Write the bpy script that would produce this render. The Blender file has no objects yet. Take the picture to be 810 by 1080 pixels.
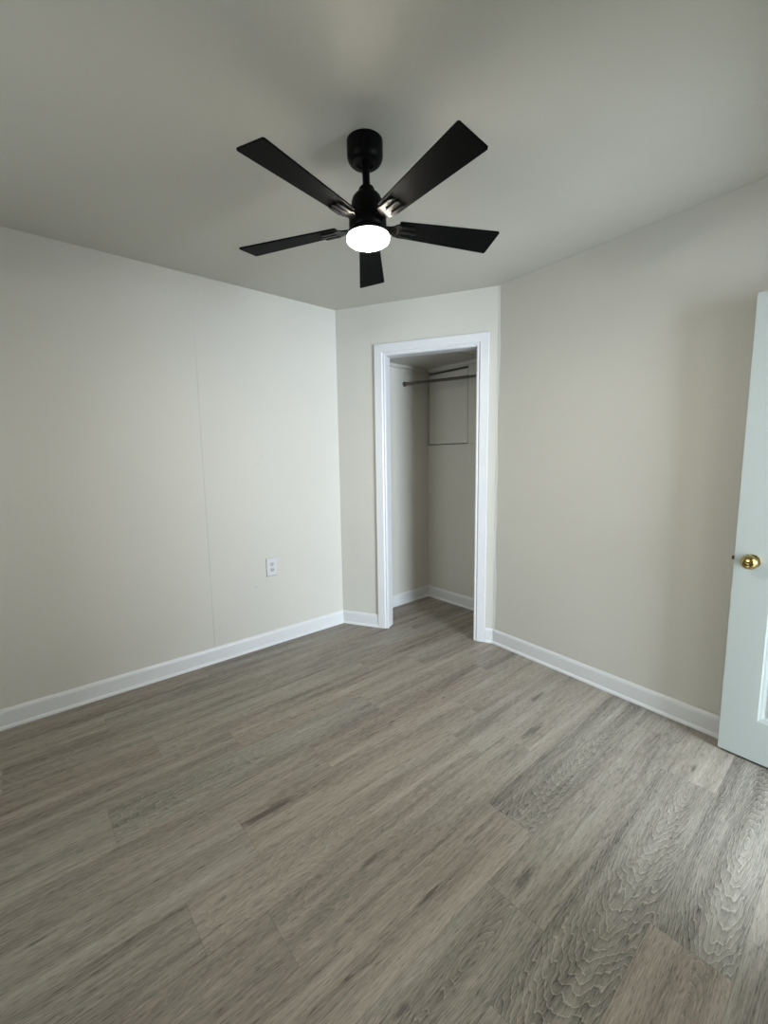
import bpy, bmesh, math, random
from math import sin, cos, pi, radians
from mathutils import Vector, Matrix

sc = bpy.context.scene
COL = sc.collection

# ------------------------------------------------------------------ camera
cam_d = bpy.data.cameras.new('camera')
cam = bpy.data.objects.new('camera', cam_d)
COL.objects.link(cam)
PITCH, ROLL, YAW = radians(-7.179), radians(-0.8086), radians(-49.3524)
fw = Vector((sin(YAW) * cos(PITCH), cos(YAW) * cos(PITCH), sin(PITCH)))
r0 = Vector((cos(YAW), -sin(YAW), 0)); u0 = r0.cross(fw)
rt = r0 * cos(ROLL) + u0 * sin(ROLL); up = u0 * cos(ROLL) - r0 * sin(ROLL)
cm = Matrix((rt, up, -fw)).transposed().to_4x4()
cm.translation = Vector((2.8188, 0.6956, 1.3368))
cam.matrix_world = cm
cam_d.sensor_fit = 'VERTICAL'; cam_d.sensor_height = 36; cam_d.lens = 15.2038
cam_d.clip_start = 0.02
sc.camera = cam

# ------------------------------------------------------------------ world, lights, exposure
w = bpy.data.worlds.new('world'); sc.world = w; w.use_nodes = True
w.node_tree.nodes['Background'].inputs[0].default_value = (0.75, 0.87, 1.0, 1)
w.node_tree.nodes['Background'].inputs[1].default_value = 0.6

def area(name, loc, target, sx, sy, power, color):
    d = bpy.data.lights.new(name, 'AREA'); d.shape = 'RECTANGLE'; d.size = sx; d.size_y = sy
    d.energy = power; d.color = color
    o = bpy.data.objects.new(name, d); COL.objects.link(o); o.location = loc
    o.rotation_euler = (Vector(target) - Vector(loc)).to_track_quat('-Z', 'Y').to_euler()
    return o
# daylight coming in through the hallway window, beyond the open doorway
area('hall_daylight', (5.33, 2.38, 1.22), (0, 2.38, 1.22), 1.5, 1.46, 350, (0.775, 0.87, 1.0))
# daylight through the window behind the camera
area('window_daylight', (1.35, -0.56, 1.45), (1.35, 3.0, 1.45), 0.94, 1.1, 17, (0.90, 0.95, 1.0))
LAMP = 288.0          # radiance of the fan's light disc
vs = sc.view_settings
vs.view_transform = 'Standard'; vs.look = 'None'; vs.gamma = 1.0; vs.use_curve_mapping = False
vs.exposure = 0.0

# ------------------------------------------------------------------ material helpers
def mat(name, col, rough=0.5, metal=0.0, spec=0.5, bump=None, var=0.0):
    m = bpy.data.materials.new(name); m.use_nodes = True
    nt = m.node_tree; b = nt.nodes['Principled BSDF']
    b.inputs['Base Color'].default_value = (*col, 1); b.inputs['Roughness'].default_value = rough
    b.inputs['Metallic'].default_value = metal; b.inputs['Specular IOR Level'].default_value = spec
    tc = nt.nodes.new('ShaderNodeTexCoord')
    if var:
        n = nt.nodes.new('ShaderNodeTexNoise'); n.inputs['Scale'].default_value = 2.2; n.inputs['Detail'].default_value = 5
        nt.links.new(tc.outputs['Object'], n.inputs['Vector'])
        r = nt.nodes.new('ShaderNodeMapRange')
        r.inputs['From Min'].default_value = .3; r.inputs['From Max'].default_value = .7
        r.inputs['To Min'].default_value = 1 - var; r.inputs['To Max'].default_value = 1 + var
        nt.links.new(n.outputs['Fac'], r.inputs['Value'])
        mx = nt.nodes.new('ShaderNodeVectorMath'); mx.operation = 'SCALE'
        mx.inputs[0].default_value = col
        nt.links.new(r.outputs[0], mx.inputs['Scale'])
        nt.links.new(mx.outputs[0], b.inputs['Base Color'])
    if bump:
        n = nt.nodes.new('ShaderNodeTexNoise'); n.inputs['Scale'].default_value = bump[0]; n.inputs['Detail'].default_value = 4
        nt.links.new(tc.outputs['Object'], n.inputs['Vector'])
        bp = nt.nodes.new('ShaderNodeBump'); bp.inputs['Strength'].default_value = bump[1]; bp.inputs['Distance'].default_value = bump[2]
        nt.links.new(n.outputs['Fac'], bp.inputs['Height']); nt.links.new(bp.outputs[0], b.inputs['Normal'])
    return m

WALLC = (0.53, 0.522, 0.47)
M = {}
M['wall'] = mat('greige_wall_paint', WALLC, .55, bump=(140, .18, .004), var=.015)
M['ceiling'] = mat('ceiling_paint', (0.478, 0.472, 0.418), .5, bump=(120, .2, .004), var=.015)
M['trim'] = mat('white_trim_paint', (0.61, 0.625, 0.628), .38)
M['door'] = mat('white_door_paint', (0.41, 0.455, 0.43), .4, bump=(160, .08, .003))
M['black'] = mat('matte_black_metal', (0.003, 0.003, 0.003), .4, spec=.07)
M['blade'] = mat('matte_black_blade', (0.003, 0.0034, 0.0034), .6, spec=.05, bump=(300, .05, .001))
M['bracket'] = mat('satin_black_bracket', (0.004, 0.004, 0.004), .34, spec=.11)
M['brass'] = mat('polished_brass', (0.46, 0.36, 0.15), .14, 1.0)
M['dark_brass'] = mat('aged_latch_metal', (0.10, 0.085, 0.06), .35, 1.0)
M['chrome'] = mat('dull_chrome', (0.13, 0.115, 0.095), .3, 1.0)
M['plastic'] = mat('white_outlet_plastic', (0.57, 0.58, 0.59), .35)
M['socket'] = mat('socket_grey_plastic', (0.45, 0.45, 0.44), .4)
M['shadow_rim'] = mat('grey_shadow_rim', (0.16, 0.16, 0.16), .8)  # dark grey standing in for shade round the outlet plate
M['slot'] = mat('slot_dark', (0.02, 0.02, 0.02), .6)
M['gap'] = mat('dark_gap', (0.03, 0.028, 0.025), .8)

# lamp lens: it gives off light
ml = bpy.data.materials.new('lit_lens'); ml.use_nodes = True
b = ml.node_tree.nodes['Principled BSDF']
b.inputs['Base Color'].default_value = (.9, .9, .88, 1)
b.inputs['Emission Color'].default_value = (1.0, 0.93, 0.80, 1)
b.inputs['Emission Strength'].default_value = LAMP
M['lens'] = ml

# left wall: same paint with the faint panel seam, nail mark and scuffs it carries
def left_wall_mat():
    m = M['wall'].copy(); m.name = 'greige_wall_paint_with_seam'
    nt = m.node_tree; N = nt.nodes; L = nt.links
    b = N['Principled BSDF']
    src = b.inputs['Base Color'].links[0].from_socket
    geo = N.new('ShaderNodeTexCoord'); sp = N.new('ShaderNodeSeparateXYZ'); L.new(geo.outputs['Object'], sp.inputs[0])
    def math_(op, a, bb=None, c=None, clamp=False):
        n = N.new('ShaderNodeMath'); n.operation = op; n.use_clamp = clamp
        for i, v in enumerate((a, bb, c)):
            if v is None: continue
            if isinstance(v, (int, float)): n.inputs[i].default_value = v
            else: L.new(v, n.inputs[i])
        return n.outputs[0]
    ns = N.new('ShaderNodeTexNoise'); ns.inputs['Scale'].default_value = 3.0; ns.inputs['Detail'].default_value = 6
    L.new(geo.outputs['Object'], ns.inputs['Vector'])
    wob = math_('MULTIPLY', math_('SUBTRACT', ns.outputs['Fac'], .5), .006)
    dy = math_('ABSOLUTE', math_('ADD', math_('SUBTRACT', sp.outputs['Y'], 1.619), wob))
    seam = math_('SUBTRACT', 1.0, math_('DIVIDE', dy, .0045), clamp=True)
    n2 = N.new('ShaderNodeTexNoise'); n2.inputs['Scale'].default_value = 4.0; n2.inputs['Detail'].default_value = 3
    L.new(geo.outputs['Object'], n2.inputs['Vector'])
    amt = math_('MULTIPLY', math_('MULTIPLY', n2.outputs['Fac'], 1.3, clamp=True), .26)
    # seam fades out towards the ceiling
    fade = math_('MULTIPLY', math_('SUBTRACT', 2.3, sp.outputs['Z']), 2.0, clamp=True)
    seamf = math_('MULTIPLY', math_('MULTIPLY', seam, amt), fade)
    # nail mark and small scuffs
    dots = None
    for (y, z, rad, a) in ((1.925, .452, .007, .45), (1.985, 1.30, .012, .15), (1.99, 1.42, .010, .12), (2.02, 1.36, .008, .14), (1.66, .22, .008, .2), (0.57, .20, .006, .2), (1.50, .26, .006, .15)):
        d = math_('SQRT', math_('ADD', math_('POWER', math_('SUBTRACT', sp.outputs['Y'], y), 2.0), math_('POWER', math_('SUBTRACT', sp.outputs['Z'], z), 2.0)))
        k = math_('MULTIPLY', math_('SUBTRACT', 1.0, math_('DIVIDE', d, rad), clamp=True), a)
        dots = k if dots is None else math_('ADD', dots, k)
    tot = math_('SUBTRACT', 1.0, math_('ADD', seamf, dots), clamp=True)
    mx = N.new('ShaderNodeVectorMath'); mx.operation = 'SCALE'
    L.new(src, mx.inputs[0]); L.new(tot, mx.inputs['Scale']); L.new(mx.outputs[0], b.inputs['Base Color'])
    return m
M['wall_left'] = left_wall_mat()

# wood-look vinyl planks
def floor_mat():
    m = bpy.data.materials.new('grey_oak_vinyl_plank'); m.use_nodes = True
    nt = m.node_tree; N = nt.nodes; L = nt.links; b = N['Principled BSDF']
    def val(v, s):
        if isinstance(v, (int, float)): s.default_value = v
        else: L.new(v, s)
    def mt(op, a, bb=None, c=None, clamp=False):
        n = N.new('ShaderNodeMath'); n.operation = op; n.use_clamp = clamp
        for i, v in enumerate((a, bb, c)):
            if v is not None: val(v, n.inputs[i])
        return n.outputs[0]
    def uv(name):
        n = N.new('ShaderNodeUVMap'); n.uv_map = name
        s = N.new('ShaderNodeSeparateXYZ'); L.new(n.outputs[0], s.inputs[0]); return s.outputs['X'], s.outputs['Y']
    def attr(name):
        n = N.new('ShaderNodeAttribute'); n.attribute_name = name; return n.outputs['Fac']
    def comb(x, y, z):
        n = N.new('ShaderNodeCombineXYZ'); val(x, n.inputs[0]); val(y, n.inputs[1]); val(z, n.inputs[2]); return n.outputs[0]
    def noise(x, y, z, sx, sy, detail=3, rough=.55):
        n = N.new('ShaderNodeTexNoise'); n.inputs['Scale'].default_value = 1; n.inputs['Detail'].default_value = detail
        n.inputs['Roughness'].default_value = rough
        L.new(comb(mt('MULTIPLY', x, sx), mt('MULTIPLY', y, sy), z), n.inputs['Vector']); return n.outputs['Fac']
    def mr(v, a, bb, c, d, smooth=False):
        n = N.new('ShaderNodeMapRange'); n.interpolation_type = 'SMOOTHSTEP' if smooth else 'LINEAR'
        val(v, n.inputs['Value'])
        for k, q in zip(('From Min', 'From Max', 'To Min', 'To Max'), (a, bb, c, d)): n.inputs[k].default_value = q
        return n.outputs[0]
    lx, ly = uv('loc'); tx, ty = uv('tex'); kx, ky = uv('knot')
    seed, tone, cath, hue = attr('seed'), attr('tone'), attr('cath'), attr('hue')
    # cathedral rings
    n1 = noise(tx, ty, seed, 16, 3.2, 2)
    n2 = noise(tx, ty, seed, 55, 11, 2, .6)
    d = mt('SQRT', mt('ADD', mt('POWER', tx, 2.0), mt('POWER', mt('MULTIPLY', ty, .15), 2.0)))
    d = mt('ADD', d, mt('MULTIPLY', mt('SUBTRACT', n1, .5), .04))
    d = mt('ADD', d, mt('MULTIPLY', mt('SUBTRACT', n2, .5), .011))
    ph = mt('FRACT', mt('MULTIPLY', d, 150.0))
    rp = N.new('ShaderNodeValToRGB'); cr = rp.color_ramp
    cr.elements[0].position = 0; cr.elements[0].color = (.78,) * 3 + (1,)
    cr.elements[1].position = 1; cr.elements[1].color = (.52,) * 3 + (1,)
    for p, v in ((.10, .95), (.20, .22), (.34, .40), (.7, .56)):
        e = cr.elements.new(p); e.color = (v, v, v, 1)
    L.new(ph, rp.inputs[0])
    ring = mt('SUBTRACT', rp.outputs[0], .5)
    # straight grain
    warp = mt('ADD', tx, mt('MULTIPLY', mt('SUBTRACT', noise(tx, ty, seed, 6, 2.0, 2), .5), .03))
    g1 = mt('SUBTRACT', noise(warp, ty, seed, 17, .9, 3), .5)
    g2 = mt('SUBTRACT', noise(warp, ty, seed, 95, 5.0, 5, .7), .5)
    g3 = mt('SUBTRACT', noise(tx, ty, seed, 420, 26, 2, .6), .5)
    streak = mr(noise(warp, ty, seed, 48, 1.3, 4, .7), .58, .74, 0, 1, True)
    pores = mr(noise(tx, ty, seed, 230, 26, 2), .58, .68, 0, 1, True)
    # knots
    kn = mt('SQRT', mt('ADD', mt('POWER', mt('DIVIDE', kx, .026), 2.0), mt('POWER', mt('DIVIDE', ky, .13), 2.0)))
    kn = mt('ADD', kn, mt('MULTIPLY', mt('SUBTRACT', noise(tx, ty, seed, 90, 12, 3, .7), .5), 2.4))
    knot = mr(kn, .25, 1.05, 1, 0, True)
    v = mt('ADD', 1.0, mt('MULTIPLY', g1, 1.5))
    v = mt('ADD', v, mt('MULTIPLY', g2, 1.05))
    v = mt('ADD', v, mt('MULTIPLY', g3, 1.25))
    v = mt('SUBTRACT', v, mt('MULTIPLY', streak, .38))
    v = mt('SUBTRACT', v, mt('MULTIPLY', pores, .32))
    v = mt('ADD', v, mt('MULTIPLY', mt('ADD', mt('MULTIPLY', ring, 1.2), mr(d, .01, .10, .06, -.13)), cath))
    v = mt('ADD', v, tone)
    v = mt('MULTIPLY', v, mt('SUBTRACT', 1.0, mt('MULTIPLY', knot, .56)))
    # joints between planks
    ex = mt('SUBTRACT', .095, mt('ABSOLUTE', lx)); ey = mt('SUBTRACT', .61, mt('ABSOLUTE', ly))
    edge = mt('MINIMUM', ex, ey)
    gap = mr(edge, .0003, .0014, .70, 1.0)
    v = mt('MULTIPLY', v, gap)
    v = mt('MAXIMUM', v, .05)
    # colour: pinkish brown to cool grey per plank
    mxc = N.new('ShaderNodeMix'); mxc.data_type = 'RGBA'
    val(mt('ADD', hue, mt('MULTIPLY', g1, .8), clamp=True), mxc.inputs[0])
    mxc.inputs[6].default_value = (0.250, 0.213, 0.172, 1)
    mxc.inputs[7].default_value = (0.212, 0.202, 0.172, 1)
    sc_ = N.new('ShaderNodeVectorMath'); sc_.operation = 'SCALE'
    L.new(mxc.outputs[2], sc_.inputs[0]); L.new(v, sc_.inputs['Scale'])
    L.new(sc_.outputs[0], b.inputs['Base Color'])
    val(mr(g2, -.3, .3, .56, .42), b.inputs['Roughness'])
    b.inputs['Specular IOR Level'].default_value = .45
    bp = N.new('ShaderNodeBump'); bp.inputs['Strength'].default_value = .35; bp.inputs['Distance'].default_value = .0012
    h = mt('ADD', mt('MULTIPLY', v, .6), mt('MULTIPLY', gap, 1.2))
    L.new(h, bp.inputs['Height']); L.new(bp.outputs[0], b.inputs['Normal'])
    return m
M['floor'] = floor_mat()

# ------------------------------------------------------------------ mesh helpers
def link(name, bm, m, parent=None, smooth=False, kind=None, bevel=0):
    bmesh.ops.recalc_face_normals(bm, faces=bm.faces)
    me = bpy.data.meshes.new(name); bm.to_mesh(me); bm.free()
    for x in (m if isinstance(m, (list, tuple)) else [m]): me.materials.append(x)
    o = bpy.data.objects.new(name, me); COL.objects.link(o)
    if parent: o.parent = parent
    if kind: o['kind'] = kind
    if smooth:
        for p in me.polygons: p.use_smooth = True
        me.set_sharp_from_angle(angle=radians(38))
    if bevel:
        md = o.modifiers.new('bevel', 'BEVEL'); md.width = bevel; md.segments = 2; md.limit_method = 'ANGLE'
        md.angle_limit = radians(40)
    return o

def thing(name, label, cat, loc, group=None):
    o = bpy.data.objects.new(name, None); COL.objects.link(o); o.location = loc
    o.empty_display_size = .1
    o['label'] = label; o['category'] = cat
    if group: o['group'] = group
    return o

def box(bm, a, b):
    vs_ = [bm.verts.new((x, y, z)) for z in (a[2], b[2]) for y in (a[1], b[1]) for x in (a[0], b[0])]
    for f in ((0, 2, 3, 1), (4, 5, 7, 6), (0, 1, 5, 4), (2, 6, 7, 3), (0, 4, 6, 2), (1, 3, 7, 5)):
        bm.faces.new([vs_[i] for i in f])

def prism(bm, plan, z0, z1):
    lo = [bm.verts.new((x, y, z0)) for x, y in plan]; hi = [bm.verts.new((x, y, z1)) for x, y in plan]
    n = len(plan)
    bm.faces.new(lo); bm.faces.new(hi)
    for i in range(n): bm.faces.new((lo[i], lo[(i + 1) % n], hi[(i + 1) % n], hi[i]))

def sweep(bm, rings):
    """closed profile rings of 3D points -> capped solid"""
    V = [[bm.verts.new(p) for p in rg] for rg in rings]
    n = len(V[0])
    for a, b in zip(V, V[1:]):
        for i in range(n): bm.faces.new((a[i], a[(i + 1) % n], b[(i + 1) % n], b[i]))
    bm.faces.new(V[0]); bm.faces.new(V[-1])

def lathe(bm, prof, mtx, seg=40):
    """prof: (radius, height) from axis point to axis point; mtx maps local z axis"""
    rings = []
    for r, h in prof:
        if r < 1e-6: rings.append([bm.verts.new(mtx @ Vector((0, 0, h)))])
        else: rings.append([bm.verts.new(mtx @ Vector((r * cos(2 * pi * k / seg), r * sin(2 * pi * k / seg), h))) for k in range(seg)])
    for a, b in zip(rings, rings[1:]):
        for k in range(seg):
            k2 = (k + 1) % seg
            if len(a) == 1 and len(b) == 1: break
            if len(a) == 1: bm.faces.new((a[0], b[k2], b[k]))
            elif len(b) == 1: bm.faces.new((a[k], a[k2], b[0]))
            else: bm.faces.new((a[k], a[k2], b[k2], b[k]))

def frame(o, x, y, z):
    m = Matrix((Vector(x), Vector(y), Vector(z))).transposed().to_4x4(); m.translation = Vector(o); return m

# ------------------------------------------------------------------ the room's plan
H = 2.44
YA, XB, YR, YC, RA = 2.6589, 1.0595, 3.2274, 3.668, -0.0756
XN = 3.20            # wall with the doorway
YF = -0.42           # wall behind the camera
LD = math.hypot(XB, YR - YA)
E = Vector((XB, YR - YA, 0)) / LD            # along the closet wall
NO = Vector((-E.y, E.x, 0))                  # out of the room
D0 = Vector((0, YA, 0))
def dg(u, n, z=0.0): return D0 + E * u + NO * n + Vector((0, 0, z))
def yr(x): return YR + RA * (x - XB)

# floor: rows of planks in one mesh
def build_floor():
    bm = bmesh.new()
    loc = bm.loops.layers.uv.new('loc'); tex = bm.loops.layers.uv.new('tex'); kno = bm.loops.layers.uv.new('knot')
    at = {k: bm.faces.layers.float.new(k) for k in ('seed', 'tone', 'cath', 'hue')}
    rnd = random.Random(11)
    W, LN = .19, 1.22
    offs = {0: 1.47, 1: 1.97, -1: .50, -2: .765, -3: 1.155, -4: .98, -5: 1.22, -6: .42, -7: .86, -8: .18, -9: 1.1, -10: .55, -11: .95, -12: .3, -13: .7}
    # (column, index of plank holding y) -> cathedral (strength, centre v, centre y)
    cathedral = {(0, 2.2): (1.0, .018, 2.62), (1, 2.4): (1.0, .035, 2.48), (-2, 2.5): (.8, .03, 2.93), (-1, 1.3): (.7, .0, 1.52),
                 (0, 1.2): (.75, -.03, 1.62), (1, 1.5): (.5, .03, 1.75), (-9, 1.5): (.4, .02, 2.1), (-7, 1.3): (.65, .0, 1.75), (-4, 1.5): (.4, .01, 1.9), (-5, 2.6): (.35, 0, 2.9),
                 (-6, 2.2): (.3, .02, 2.4), (-10, 1.2): (.4, 0, 1.3), (-3, 1.6): (.3, -.05, 2.0), (-8, 2.2): (.35, .01, 2.5)}
    knots = {(-5, 1.5): (-.058, 1.29, 1.15), (-1, 2.0): (-.03, 1.77, .8), (0, 2.9): (-.005, 2.745, .35), (-3, 2.6): (-.03, 2.46, .9), (-2, 1.5): (.0, 1.5, .5),
             (-4, 2.6): (.02, 2.75, .8), (-3, 1.5): (-.02, 1.45, .5), (-6, 2.3): (.03, 2.0, .4), (-2, .9): (.02, 1.1, .6)}
    tones = {(0, 2.9): .10, (-1, 2.0): .05, (-4, 1.5): .06, (-3, 2.6): .08, (-2, 1.5): .05, (-3, .9): -.10, (-4, .9): -.05, (1, 1.5): .02, (0, 2.2): -.02, (-5, 1.5): .06}
    def find(dic, col, a, b):
        for (c, y), v in dic.items():
            if c == col and a <= y < b: return v
        return None
    x_lim, y_lim = (-.05, 5.3), (-.47, 3.72)
    for col in range(-13, 18):
        x0 = 2.294 + col * W
        o = offs.get(col, rnd.uniform(0, LN))
        k0 = math.floor((y_lim[0] - o) / LN)
        for k in range(k0, k0 + 6):
            ya, yb = o + k * LN, o + (k + 1) * LN
            ca, cb = max(ya, y_lim[0]), min(yb, y_lim[1])
            xa, xb = max(x0, x_lim[0]), min(x0 + W, x_lim[1])
            if cb <= ca or xb <= xa: continue
            cx, cy = x0 + W / 2, (ya + yb) / 2
            seed = rnd.uniform(0, 90); tone = rnd.uniform(-.06, .06); hue = rnd.uniform(.25, .75)
            ct = find(cathedral, col, ya, yb) or (rnd.uniform(.0, .28), rnd.uniform(-.14, .14), cy + rnd.uniform(-.8, .8))
            kn = find(knots, col, ya, yb) or ((rnd.uniform(-.07, .07), cy + rnd.uniform(-.5, .5), .3) if rnd.random() < .25 else (5, 5, 1))
            if ct[0] >= .65: hue = .8
            tn = find(tones, col, ya, yb)
            if tn is not None: tone = tn
            vs_ = [bm.verts.new((x, y, 0)) for x, y in ((xa, ca), (xb, ca), (xb, cb), (xa, cb))]
            f = bm.faces.new(vs_)
            f[at['seed']] = seed; f[at['tone']] = tone; f[at['cath']] = ct[0]; f[at['hue']] = hue
            for lp in f.loops:
                v_, y_ = lp.vert.co.x - cx, lp.vert.co.y
                lp[loc].uv = (v_, y_ - cy); lp[tex].uv = (v_ - ct[1], y_ - ct[2])
                s = kn[2]
                lp[kno].uv = ((v_ - kn[0]) / s, (y_ - kn[1] - .05) / s)
    # thickness below
    top = bm.faces[:] if False else list(bm.faces)
    lo = [bm.verts.new(p) for p in ((x_lim[0], y_lim[0], -.08), (x_lim[1], y_lim[0], -.08), (x_lim[1], y_lim[1], -.08), (x_lim[0], y_lim[1], -.08))]
    bm.faces.new(lo[::-1])
    me = bpy.data.meshes.new('floor'); bm.to_mesh(me); bm.free()
    me.materials.append(M['floor'])
    o = bpy.data.objects.new('floor', me); COL.objects.link(o); o['kind'] = 'structure'
build_floor()

def sbox(name, m, *pairs, **k):
    bm = bmesh.new()
    for a, b in pairs: box(bm, a, b)
    return link(name, bm, m, kind='structure', **k)

# left wall runs on into the closet
sbox('wall_left', M['wall_left'], ((-.12, YF - .12, 0), (0, YC + .16, H + .1)))
# ceiling
bm = bmesh.new()
prism(bm, [(-.01, YF - .01), (XN + .01, YF - .01), (XN + .01, yr(XN) + .01), (XB, YR + .01), (-.01, YA + .01)], H, H + .1)
link('ceiling', bm, M['ceiling'], kind='structure')
# closet wall (runs across the corner) with its doorway
U0, U1, ZH = .400, 1.060, 2.072
TH = .09
bm = bmesh.new()
out = TH * E.y / E.x
prism(bm, [tuple(p[:2]) for p in (dg(0, 0), dg(U0 - .012, 0), dg(U0 - .012, TH), dg(out, TH))], 0, H)
prism(bm, [tuple(p[:2]) for p in (dg(U1 + .012, 0), dg(LD, 0), dg(LD + .03, TH), dg(U1 + .012, TH))], 0, H)
prism(bm, [tuple(p[:2]) for p in (dg(U0 - .012, 0), dg(U1 + .012, 0), dg(U1 + .012, TH), dg(U0 - .012, TH))], ZH + .012, H)
link('wall_back', bm, M['wall'], kind='structure')
# right wall
bm = bmesh.new()
prism(bm, [(XB, YR), (XN + .12, yr(XN + .12)), (XN + .12, yr(XN + .12) + .1), (XB - .05, YR + .1)], 0, H)
link('wall_right', bm, M['wall'], kind='structure')
# wall with the room's doorway, to the right of the camera
DY0, DY1, DZ = 2.19, 2.955, 1.985
sbox('wall_near', M['wall'], ((XN, YF - .12, 0), (XN + .11, DY0, H)), ((XN, DY1, 0), (XN + .11, yr(XN) + .05, H)), ((XN, DY0, DZ), (XN + .11, DY1, H)))
# wall behind the camera
WX0, WX1, WZ0, WZ1 = .88, 1.82, .90, 2.0
sbox('wall_front', M['wall'], ((0, YF - .12, 0), (WX0, YF, H)), ((WX1, YF - .12, 0), (XN, YF, H)), ((WX0, YF - .12, 0), (WX1, YF, WZ0)), ((WX0, YF - .12, WZ1), (WX1, YF, H)))
sbox('window_1', M['trim'], ((WX0 - .07, YF, WZ0 - .07), (WX0, YF + .016, WZ1 + .07)), ((WX1, YF, WZ0 - .07), (WX1 + .07, YF + .016, WZ1 + .07)),
     ((WX0, YF, WZ1), (WX1, YF + .016, WZ1 + .07)), ((WX0, YF, WZ0 - .07), (WX1, YF + .03, WZ0)),
     ((WX0, YF - .08, WZ0), (WX0 + .03, YF - .05, WZ1)), ((WX1 - .03, YF - .08, WZ0), (WX1, YF - .05, WZ1)), ((WX0 + .03, YF - .08, WZ0), (WX1 - .03, YF - .05, WZ0 + .03)),
     ((WX0 + .03, YF - .08, WZ1 - .03), (WX1 - .03, YF - .05, WZ1)), ((WX0 + .03, YF - .08, 1.435), (WX1 - .03, YF - .05, 1.47)))
# hallway beyond the doorway
sbox('wall_hall', M['wall'], ((XN + .11, 1.05, 0), (5.3, 1.15, H)), ((XN + .11, 3.4, 0), (5.3, 3.5, H)),
     ((5.2, 1.15, 0), (5.3, 3.4, .48)), ((5.2, 1.15, 1.96), (5.3, 3.4, H)), ((5.2, 1.15, .48), (5.3, 1.62, 1.96)), ((5.2, 3.14, .48), (5.3, 3.4, 1.96)))
sbox('ceiling_hall', M['ceiling'], ((XN + .01, 1.05, H), (5.3, 3.5, H + .1)))
# closet inside
CZ = 2.122
PX0, PX1, PZ0, PZ1 = .004, .464, 1.443, 2.088       # opening of the access panel
sbox('wall_closet', M['wall'], ((0, YC, 0), (1.6, YC + .11, PZ0)), ((PX1, YC, PZ0), (1.6, YC + .11, PZ1)), ((0, YC, PZ1), (1.6, YC + .11, H)),
     ((0, YC + .11, 0), (1.6, YC + .16, H)))
sbox('wall_closet_side', M['wall'], ((1.45, YR + .03, 0), (1.55, YC, H)))
bm = bmesh.new()
pts = [dg(out + .002, TH + .001), dg(LD + .03, TH + .001), Vector((1.45, YR + .1, 0)), Vector((1.45, YC, 0)), Vector((0.0, YC, 0))]
prism(bm, [tuple(p[:2]) for p in pts], CZ, CZ + .06)
link('ceiling_closet', bm, M['ceiling'], kind='structure')
# a joint in the closet ceiling boards
bm = bmesh.new(); box(bm, (.62, 3.22, CZ - .003), (.63, YC, CZ)); link('trim_4', bm, M['ceiling'], kind='structure')
# cove moulding in the closet
def moulding(name, A, B, n, m=M['wall']):
    A, B, n = Vector(A), Vector(B), Vector(n)
    bm = bmesh.new()
    prof = [(0, 0), (.026, 0), (.022, -.012), (.012, -.022), (0, -.026)]
    sweep(bm, [[P + n * a + Vector((0, 0, b_)) for a, b_ in prof] for P in (A, B)])
    return link(name, bm, m, kind='structure')
moulding('trim_2', (0, YA + .16, CZ), (0, YC, CZ), (1, 0, 0))
moulding('trim_3', (0, YC, CZ), (1.45, YC, CZ), (0, -1, 0))

# baseboards
BP = [(0, 0), (.022, 0), (.022, .006), (.019, .013), (.0125, .018), (.0125, .084), (.010, .094), (.004, .103), (0, .103)]
def baseboard(name, A, B, n, ea=0.0, eb=0.0):
    """ea / eb: how far each end moves along the board per metre away from the wall (mitres)"""
    A, B, n = Vector((*A, 0)), Vector((*B, 0)), Vector((*n, 0)).normalized()
    t = (B - A).normalized()
    bm = bmesh.new()
    sweep(bm, [[A + n * a + t * (ea * a) + Vector((0, 0, z)) for a, z in BP], [B + n * a + t * (eb * a) + Vector((0, 0, z)) for a, z in BP]])
    return link(name, bm, M['trim'], kind='structure')
m1 = math.tan((pi / 2 - math.atan2(E.y, E.x)) / 2)   # inner corner left wall / closet wall (61.8 deg turn)
angL = radians(90 - math.degrees(math.atan2(E.y, E.x)))
baseboard('baseboard_left', (0, YF), (0, YA), (1, 0), eb=-math.tan((pi - angL * 1.0 - pi / 2) / 2) if False else -math.tan(radians(61.8) / 2))
ni = -NO
baseboard('baseboard_back', tuple(dg(0, 0)[:2]), tuple(dg(.316, 0)[:2]), tuple(ni[:2]), ea=math.tan(radians(61.8) / 2))
baseboard('baseboard_back_stub', tuple(dg(1.146, 0)[:2]), tuple(dg(LD, 0)[:2]), tuple(ni[:2]), eb=-math.tan(radians(32.5) / 2))
rd = Vector((1, RA)).normalized()
baseboard('baseboard_right', (XB, YR), (XN, yr(XN)), (rd.y, -rd.x), ea=math.tan(radians(32.5) / 2))
cl = dg(out, TH)
baseboard('baseboard_closet_left', (0, cl.y), (0, YC), (1, 0), eb=-1)
baseboard('baseboard_closet', (0, YC), (1.45, YC), (0, -1), ea=1)
baseboard('baseboard_near', (XN, YF), (XN, DY0 - .07), (-1, 0))
baseboard('baseboard_front', (0, YF), (XN, YF), (0, 1))

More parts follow.
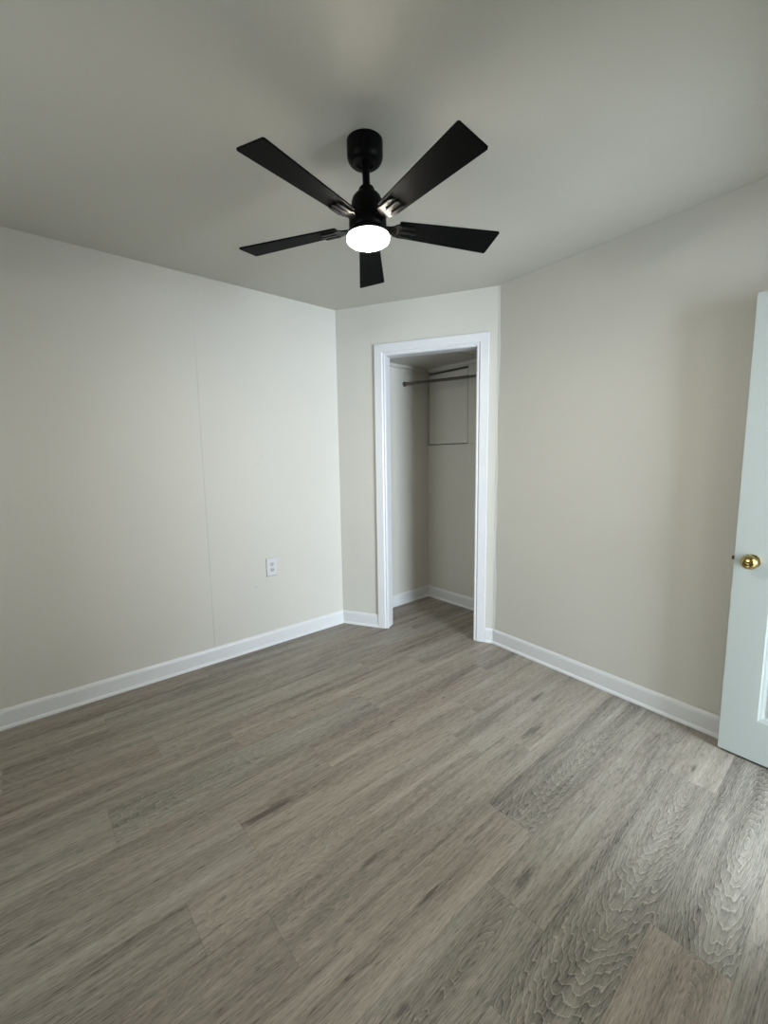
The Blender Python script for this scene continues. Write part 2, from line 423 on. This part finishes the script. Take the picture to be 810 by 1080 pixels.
# closet door casing, jamb and stop (trim_1)
def casing_sweep(bm, fr, ua, ub, zh, prof, z0=0.0):
    """prof: (distance outwards from the opening edge, height off the wall)"""
    rings = []
    for (cu, cz, du, dz) in ((ua, z0, -1, 0), (ua, zh, -1, 1), (ub, zh, 1, 1), (ub, z0, 1, 0)):
        rings.append([fr(cu + du * a, -h, cz + dz * a) for a, h in prof])
    sweep(bm, rings)
CP = [(.0, 0), (.0, .007), (.004, .010), (.010, .0105), (.013, .0085), (.016, .0085), (.024, .0165), (.078, .0185), (.081, .016), (.081, 0)]
bm = bmesh.new(); casing_sweep(bm, dg, U0 - .003, U1 + .003, ZH + .003, CP)
casing = link('trim_1', bm, M['trim'], kind='structure')
bm = bmesh.new()
def plan_box(bm, u0_, u1_, n0, n1, z0, z1):
    prism(bm, [tuple(p[:2]) for p in (dg(u0_, n0), dg(u1_, n0), dg(u1_, n1), dg(u0_, n1))], z0, z1)
plan_box(bm, U0 - .012, U0, 0, TH, 0, ZH); plan_box(bm, U1, U1 + .012, 0, TH, 0, ZH); plan_box(bm, U0 - .012, U1 + .012, 0, TH, ZH, ZH + .012)
link('jamb', bm, M['trim'], parent=casing)

# caulked, unevenly painted corner between closet wall and right wall
M['caulk'] = mat('pale_caulk', (0.60, 0.60, 0.56), .5)
bm = bmesh.new()
rc_ = random.Random(4); NS = 46
rdv = Vector((1, RA, 0)).normalized(); rin = Vector((RA, -1, 0)).normalized()
rg = []
for i in range(NS + 1):
    z = .105 + (H - .105) * i / NS
    wd = .010 + .006 * sin(z * 5.1) * sin(z * 2.3 + 1) + rc_.uniform(-.004, .004)
    c0 = Vector((XB, YR, z))
    rg.append([c0 - E * .004 - NO * .0, c0 - E * .004 - NO * .0012, c0 + rin * .0022 - E * .001, c0 + rdv * wd + rin * .0009, c0 + rdv * (wd + .001)])
sweep(bm, rg)
link('trim_6', bm, M['caulk'], kind='structure')

# casing round the room's doorway
def nr(u, n, z): return Vector((XN + n, u, z))
bm = bmesh.new(); casing_sweep(bm, nr, DY0, DY1, DZ, [(0, 0), (0, .008), (.012, .014), (.06, .016), (.06, 0)])
nc = link('trim_5', bm, M['trim'], kind='structure')
bm = bmesh.new(); box(bm, (XN, DY0, 0), (XN + .11, DY0 + .012, DZ)); box(bm, (XN, DY1 - .012, 0), (XN + .11, DY1, DZ)); box(bm, (XN, DY0 + .012, DZ - .012), (XN + .11, DY1 - .012, DZ))
link('jamb', bm, M['trim'], parent=nc)

# ------------------------------------------------------------------ open panelled door
DW, DH, DT = .745, 1.955, .035
DA = -0.0704
dX = Vector((cos(DA), sin(DA), 0)); dN = Vector((sin(DA), -cos(DA), 0))      # dN faces the room
droot = Vector((2.4194, 3.0198, .012))
def build_door():
    bm = bmesh.new()
    us = [0, .126, .126 + .197, DW - .126 - .197, DW - .126, DW]
    zs = [0, .186, .79, .965, 1.50, 1.605, 1.835, DH]
    panel = {(i, j) for i in (1, 3) for j in (1, 3, 5)}
    def P(u, z, d): return droot + dX * u + Vector((0, 0, z)) - dN * d
    for side, s in ((0.0, 1), (DT, -1)):
        def Q(u, z, dep): return P(u, z, side + s * dep)
        cache = {}
        def V(u, z, dep):
            k = (round(u, 5), round(z, 5), round(dep, 5))
            if k not in cache: cache[k] = bm.verts.new(Q(u, z, dep))
            return cache[k]
        for i in range(5):
            for j in range(7):
                a, b_, c, d = us[i], us[i + 1], zs[j], zs[j + 1]
                if (i, j) not in panel:
                    bm.faces.new([V(a, c, 0), V(b_, c, 0), V(b_, d, 0), V(a, d, 0)]); continue
                # sticking, groove, raised field
                levels = [(0, 0), (.006, .003), (.012, .0045), (.022, .009), (.030, .009), (.055, .003)]
                pr = None
                for ins, dep in levels:
                    rg = [V(a + ins, c + ins, dep), V(b_ - ins, c + ins, dep), V(b_ - ins, d - ins, dep), V(a + ins, d - ins, dep)]
                    if pr:
                        for k in range(4): bm.faces.new((pr[k], pr[(k + 1) % 4], rg[(k + 1) % 4], rg[k]))
                    pr = rg
                bm.faces.new(pr)
    # edges
    def rect(pts): bm.faces.new([bm.verts.new(p) for p in pts])
    rect([P(0, 0, 0), P(0, DH, 0), P(0, DH, DT), P(0, 0, DT)]); rect([P(DW, 0, 0), P(DW, DH, 0), P(DW, DH, DT), P(DW, 0, DT)])
    rect([P(0, 0, 0), P(DW, 0, 0), P(DW, 0, DT), P(0, 0, DT)]); rect([P(0, DH, 0), P(DW, DH, 0), P(DW, DH, DT), P(0, DH, DT)])
    bmesh.ops.remove_doubles(bm, verts=bm.verts, dist=1e-5)
    door = link('door_1', bm, M['door'], kind='structure')
    door['label'] = 'white panelled door standing open against the right wall, with brass knob'
    KU, KZ = .059, .872
    for sgn, off in ((1, 0.0), (-1, DT)):
        o = droot + dX * KU + Vector((0, 0, KZ)) - dN * off
        ax = dN * sgn
        mtx = frame(o, dX, Vector((0, 0, 1)), ax)
        k = 1.0 if sgn > 0 else .8
        bm = bmesh.new()
        prof = [(0, 0.010), (.010, .010), (.0110, .016 * k), (.016, .0185 * k), (.024, .022 * k), (.0288, .028 * k), (.0302, .035 * k), (.0290, .042 * k), (.0255, .0485 * k), (.0205, .0535 * k),
                (.0175, .0555 * k), (.0165, .0535 * k), (.0145, .0530 * k), (.0135, .0545 * k), (.006, .0555 * k), (.0055, .0540 * k), (.0025, .0535 * k), (.0, .0535 * k)]
        lathe(bm, prof, mtx, 40)
        kb = link('door_knob', bm, M['brass'], parent=door, smooth=True)
        bm = bmesh.new(); lathe(bm, [(0, .0), (.0300, .0), (.0305, .002), (.029, .005), (.020, .009), (.012, .0105), (0, .0105)], mtx, 40)
        link('rosette', bm, M['brass'], parent=kb, smooth=True)
    # latch bolt in the free edge
    bm = bmesh.new()
    o = droot + Vector((0, 0, KZ + .003)) - dN * (DT / 2)
    pts = [(-.012, -.006), (0, -.006), (0, .006), (-.004, .006)]
    sweep(bm, [[o + dX * a - dN * b_ + Vector((0, 0, z)) for a, b_ in pts] for z in (-.0075, .0075)])
    link('latch_bolt', bm, M['dark_brass'], parent=door)
    for z in (.2, .98, 1.74):
        bm = bmesh.new()
        o = droot + dX * (DW + .007) + Vector((0, 0, z)) + dN * .004
        lathe(bm, [(0, 0), (.006, 0), (.006, .09), (.004, .094), (0, .095)], Matrix.Translation(o), 16)
        link('hinge', bm, M['brass'], parent=door, smooth=True)
build_door()

# ------------------------------------------------------------------ ceiling fan
def build_fan():
    c = Vector((1.526, 1.748, 2.163)); n = Vector((-.031, 0, 1)).normalized()
    X = Vector((1, 0, .031)).normalized(); Y = n.cross(X)
    s = .986
    root_at = Vector((1.517, 1.748, H))
    root = thing('ceiling_fan', 'black five-blade ceiling fan with a lit round light, hanging from the ceiling', 'ceiling fan', root_at)
    def put(name, bm, m, parent=root, smooth=True, bevel=0):
        bmesh.ops.translate(bm, verts=bm.verts, vec=-root_at)
        return link(name, bm, m, parent=parent, smooth=smooth, bevel=bevel)
    hang = frame(c, X, Y, n)
    # canopy hugs the ceiling
    bm = bmesh.new()
    hc = .074
    prof = [(0, 0), (.0635, 0), (.0635, -hc * .60)] + [(.0635 - .021 * (1 - cos(t)), -hc * .60 - hc * .40 * sin(t)) for t in (radians(15), radians(32), radians(50), radians(70), radians(90))] + [(.030, -hc), (.028, -hc + .004), (0, -hc + .004)]
    lathe(bm, prof, Matrix.Translation(root_at), 56)
    put('canopy', bm, M['black'])
    # canopy screws
    k = lambda q: q * s
    bm = bmesh.new(); lathe(bm, [(0, k(.10)), (.0132, k(.10)), (.0132, k(.214)), (0, k(.214))], hang, 28)
    put('downrod', bm, M['black'])
    bm = bmesh.new()
    prof = [(0, .128), (.018, .128), (.026, .126), (.0285, .121), (.0285, .108), (.033, .106), (.043, .101), (.051, .092), (.056, .078), (.057, .055), (.057, .034),
            (.066, .030), (.068, .026), (.068, -.012), (.064, -.018), (.0, -.018)]
    lathe(bm, [(r * s, k(h)) for r, h in prof], hang, 56)
    put('motor_housing', bm, M['black'])
    bm = bmesh.new()
    prof = [(0, -.0185), (.060, -.0185), (.070, -.022), (.078, -.030), (.0795, -.036), (.0795, -.042), (.076, -.0425), (0, -.0425)]
    lathe(bm, [(r * s, k(h)) for r, h in prof], hang, 56)
    kit = put('light_kit', bm, M['black'])
    bm = bmesh.new()
    prof = [(0, -.043), (.0765, -.043), (.0775, -.047), (.0765, -.053), (.070, -.058), (.05, -.0615), (.025, -.063), (0, -.0635)]
    lathe(bm, [(r * s, k(h)) for r, h in prof], hang, 56)
    put('light_lens', bm, M['lens'], parent=kit)
    tilt = -3.33383; ph0 = -1.342757
    for i in range(5):
        a = ph0 + i * 2 * pi / 5
        e = X * cos(a) + Y * sin(a); sd = Y * cos(a) - X * sin(a)
        sv = sd * cos(tilt) + n * sin(tilt)
        dn = e.cross(sv)                       # points down
        def B(rr, v, d): return c + e * rr + sv * v + dn * d
        # blade: tapered board, small corner cuts
        out_ = [(.113, -.035), (.116, -.038), (.502, -.0594), (.507, -.055), (.507, .055), (.502, .0594), (.116, .038), (.113, .035)]
        bm = bmesh.new()
        sweep(bm, [[B(rr, v, d) for rr, v in out_] for d in (-.003, .003)])
        bl = put('blade', bm, M['blade'], smooth=False, bevel=.0012)
        # bracket: neck from the hub, widening to a plate of three fingers under the blade
        bm = bmesh.new()
        neck = [(.058, .014), (.080, .015), (.094, .020), (.104, .030), (.128, .030), (.128, -.030), (.104, -.030), (.094, -.020), (.080, -.015), (.058, -.014)]
        sweep(bm, [[B(rr, v, d) for rr, v in neck] for d in (.0032, .0085)])
        for v0, v1, re in ((-.030, -.0165, .176), (-.0075, .0075, .184), (.0165, .030, .176)):
            pl = [(.118, v0), (re - .008, v0), (re, v0 + .004), (re, v1 - .004), (re - .008, v1), (.118, v1)]
            sweep(bm, [[B(rr, v, d) for rr, v in pl] for d in (.0032, .0115)])
        sweep(bm, [[B(rr, v, d) for rr, v in ((.166, -.024), (.176, -.022), (.176, .022), (.166, .024))] for d in (.0032, .006)])
        br = put('blade_bracket', bm, M['bracket'], parent=bl, smooth=False, bevel=.0015)
build_fan()

# ------------------------------------------------------------------ wall outlet on the left wall
def build_outlet():
    cy, cz = 2.050, .573
    root = thing('wall_outlet', 'white duplex outlet low on the left wall near the corner', 'outlet', (0, cy, cz))
    def put(name, bm, m, parent=root, **kw): return link(name, bm, m, parent=parent, **kw)
    bm = bmesh.new()
    hy, hz = .040, .064
    sweep(bm, [[(d, sy * (hy - i), sz * (hz - i)) for sy, sz in ((-1, -1), (1, -1), (1, 1), (-1, 1))] for d, i in ((.0, 0), (.004, 0), (.0065, .004))])
    plate = put('cover_plate', bm, M['plastic'])
    bm = bmesh.new(); box(bm, (0, -hy - .0025, -hz - .0025), (.0016, hy + .0012, hz + .0012)); put('shadow_rim', bm, M['shadow_rim'])  # added backing, its grey rim painting the shadow gap around the plate
    for z in (.0205, -.0205):
        bm = bmesh.new()
        pts = []
        for t in range(24):
            a = 2 * pi * t / 24
            pts.append((max(-.0155, min(.0155, .0172 * cos(a))), max(-.0135, min(.0135, .0172 * sin(a)))))
        sweep(bm, [[(d, p[0], z + p[1]) for p in pts] for d in (.006, .0085)])
        rc = put('receptacle', bm, M['socket'])
        bm = bmesh.new()
        for y_, hh in ((-.0065, .0045), (.0065, .0055)): box(bm, (.0084, y_ - .0014, z + .003 - hh), (.0089, y_ + .0014, z + .003 + hh))
        lathe(bm, [(0, 0), (.003, 0), (.003, .0005), (0, .0005)], frame((.0084, 0, z - .0075), (0, 1, 0), (0, 0, 1), (1, 0, 0)), 14)
        put('slots', bm, M['slot'], parent=rc)
    bm = bmesh.new(); lathe(bm, [(0, 0), (.0035, 0), (.003, .0015), (0, .0018)], frame((.0064, 0, 0), (0, 1, 0), (0, 0, 1), (1, 0, 0)), 14)
    put('screw', bm, M['socket'], smooth=True)
build_outlet()

# ------------------------------------------------------------------ closet rod
def build_rod():
    A = Vector((0, 3.37, 1.968)); B_ = Vector((1.155, YC, 1.957))
    root = thing('closet_rod', 'dull metal telescoping rod spanning the closet below its ceiling', 'closet rod', A)
    ax = (B_ - A).normalized(); L_ = (B_ - A).length
    sx = ax.cross(Vector((0, 0, 1))).normalized(); sy = ax.cross(sx)
    mtx = frame((0, 0, 0), sx, sy, ax)
    def put(name, prof, mt_, mm=mtx):
        bm = bmesh.new(); lathe(bm, prof, mm, 24); return link(name, bm, mt_, parent=root, smooth=True)
    put('outer_tube', [(0, .006), (.0125, .006), (.0125, .60), (.0105, .602), (0, .602)], M['chrome'])
    put('inner_tube', [(0, .58), (.0105, .58), (.0105, L_ - .006), (0, L_ - .006)], M['chrome'])
    put('flange', [(0, 0), (.021, 0), (.021, .004), (.016, .006), (.016, .018), (0, .018)], M['chrome'], frame((0, 0, 0), (0, 1, 0), (0, 0, 1), (1, 0, 0)))
    put('flange', [(0, 0), (.021, 0), (.021, .004), (.016, .006), (.016, .018), (0, .018)], M['chrome'], frame(B_ - A, (1, 0, 0), (0, 0, 1), (0, -1, 0)))
build_rod()

# ------------------------------------------------------------------ access panel in the closet's back wall
bm = bmesh.new()
box(bm, (PX0 + .009, YC + .003, PZ0 + .008), (PX1 - .008, YC + .014, PZ1 - .018))
ap = link('access_panel', bm, M['wall'], bevel=.0008)
ap['label'] = 'painted rectangular access panel set in the closet back wall behind the rod'
ap['category'] = 'access panel'
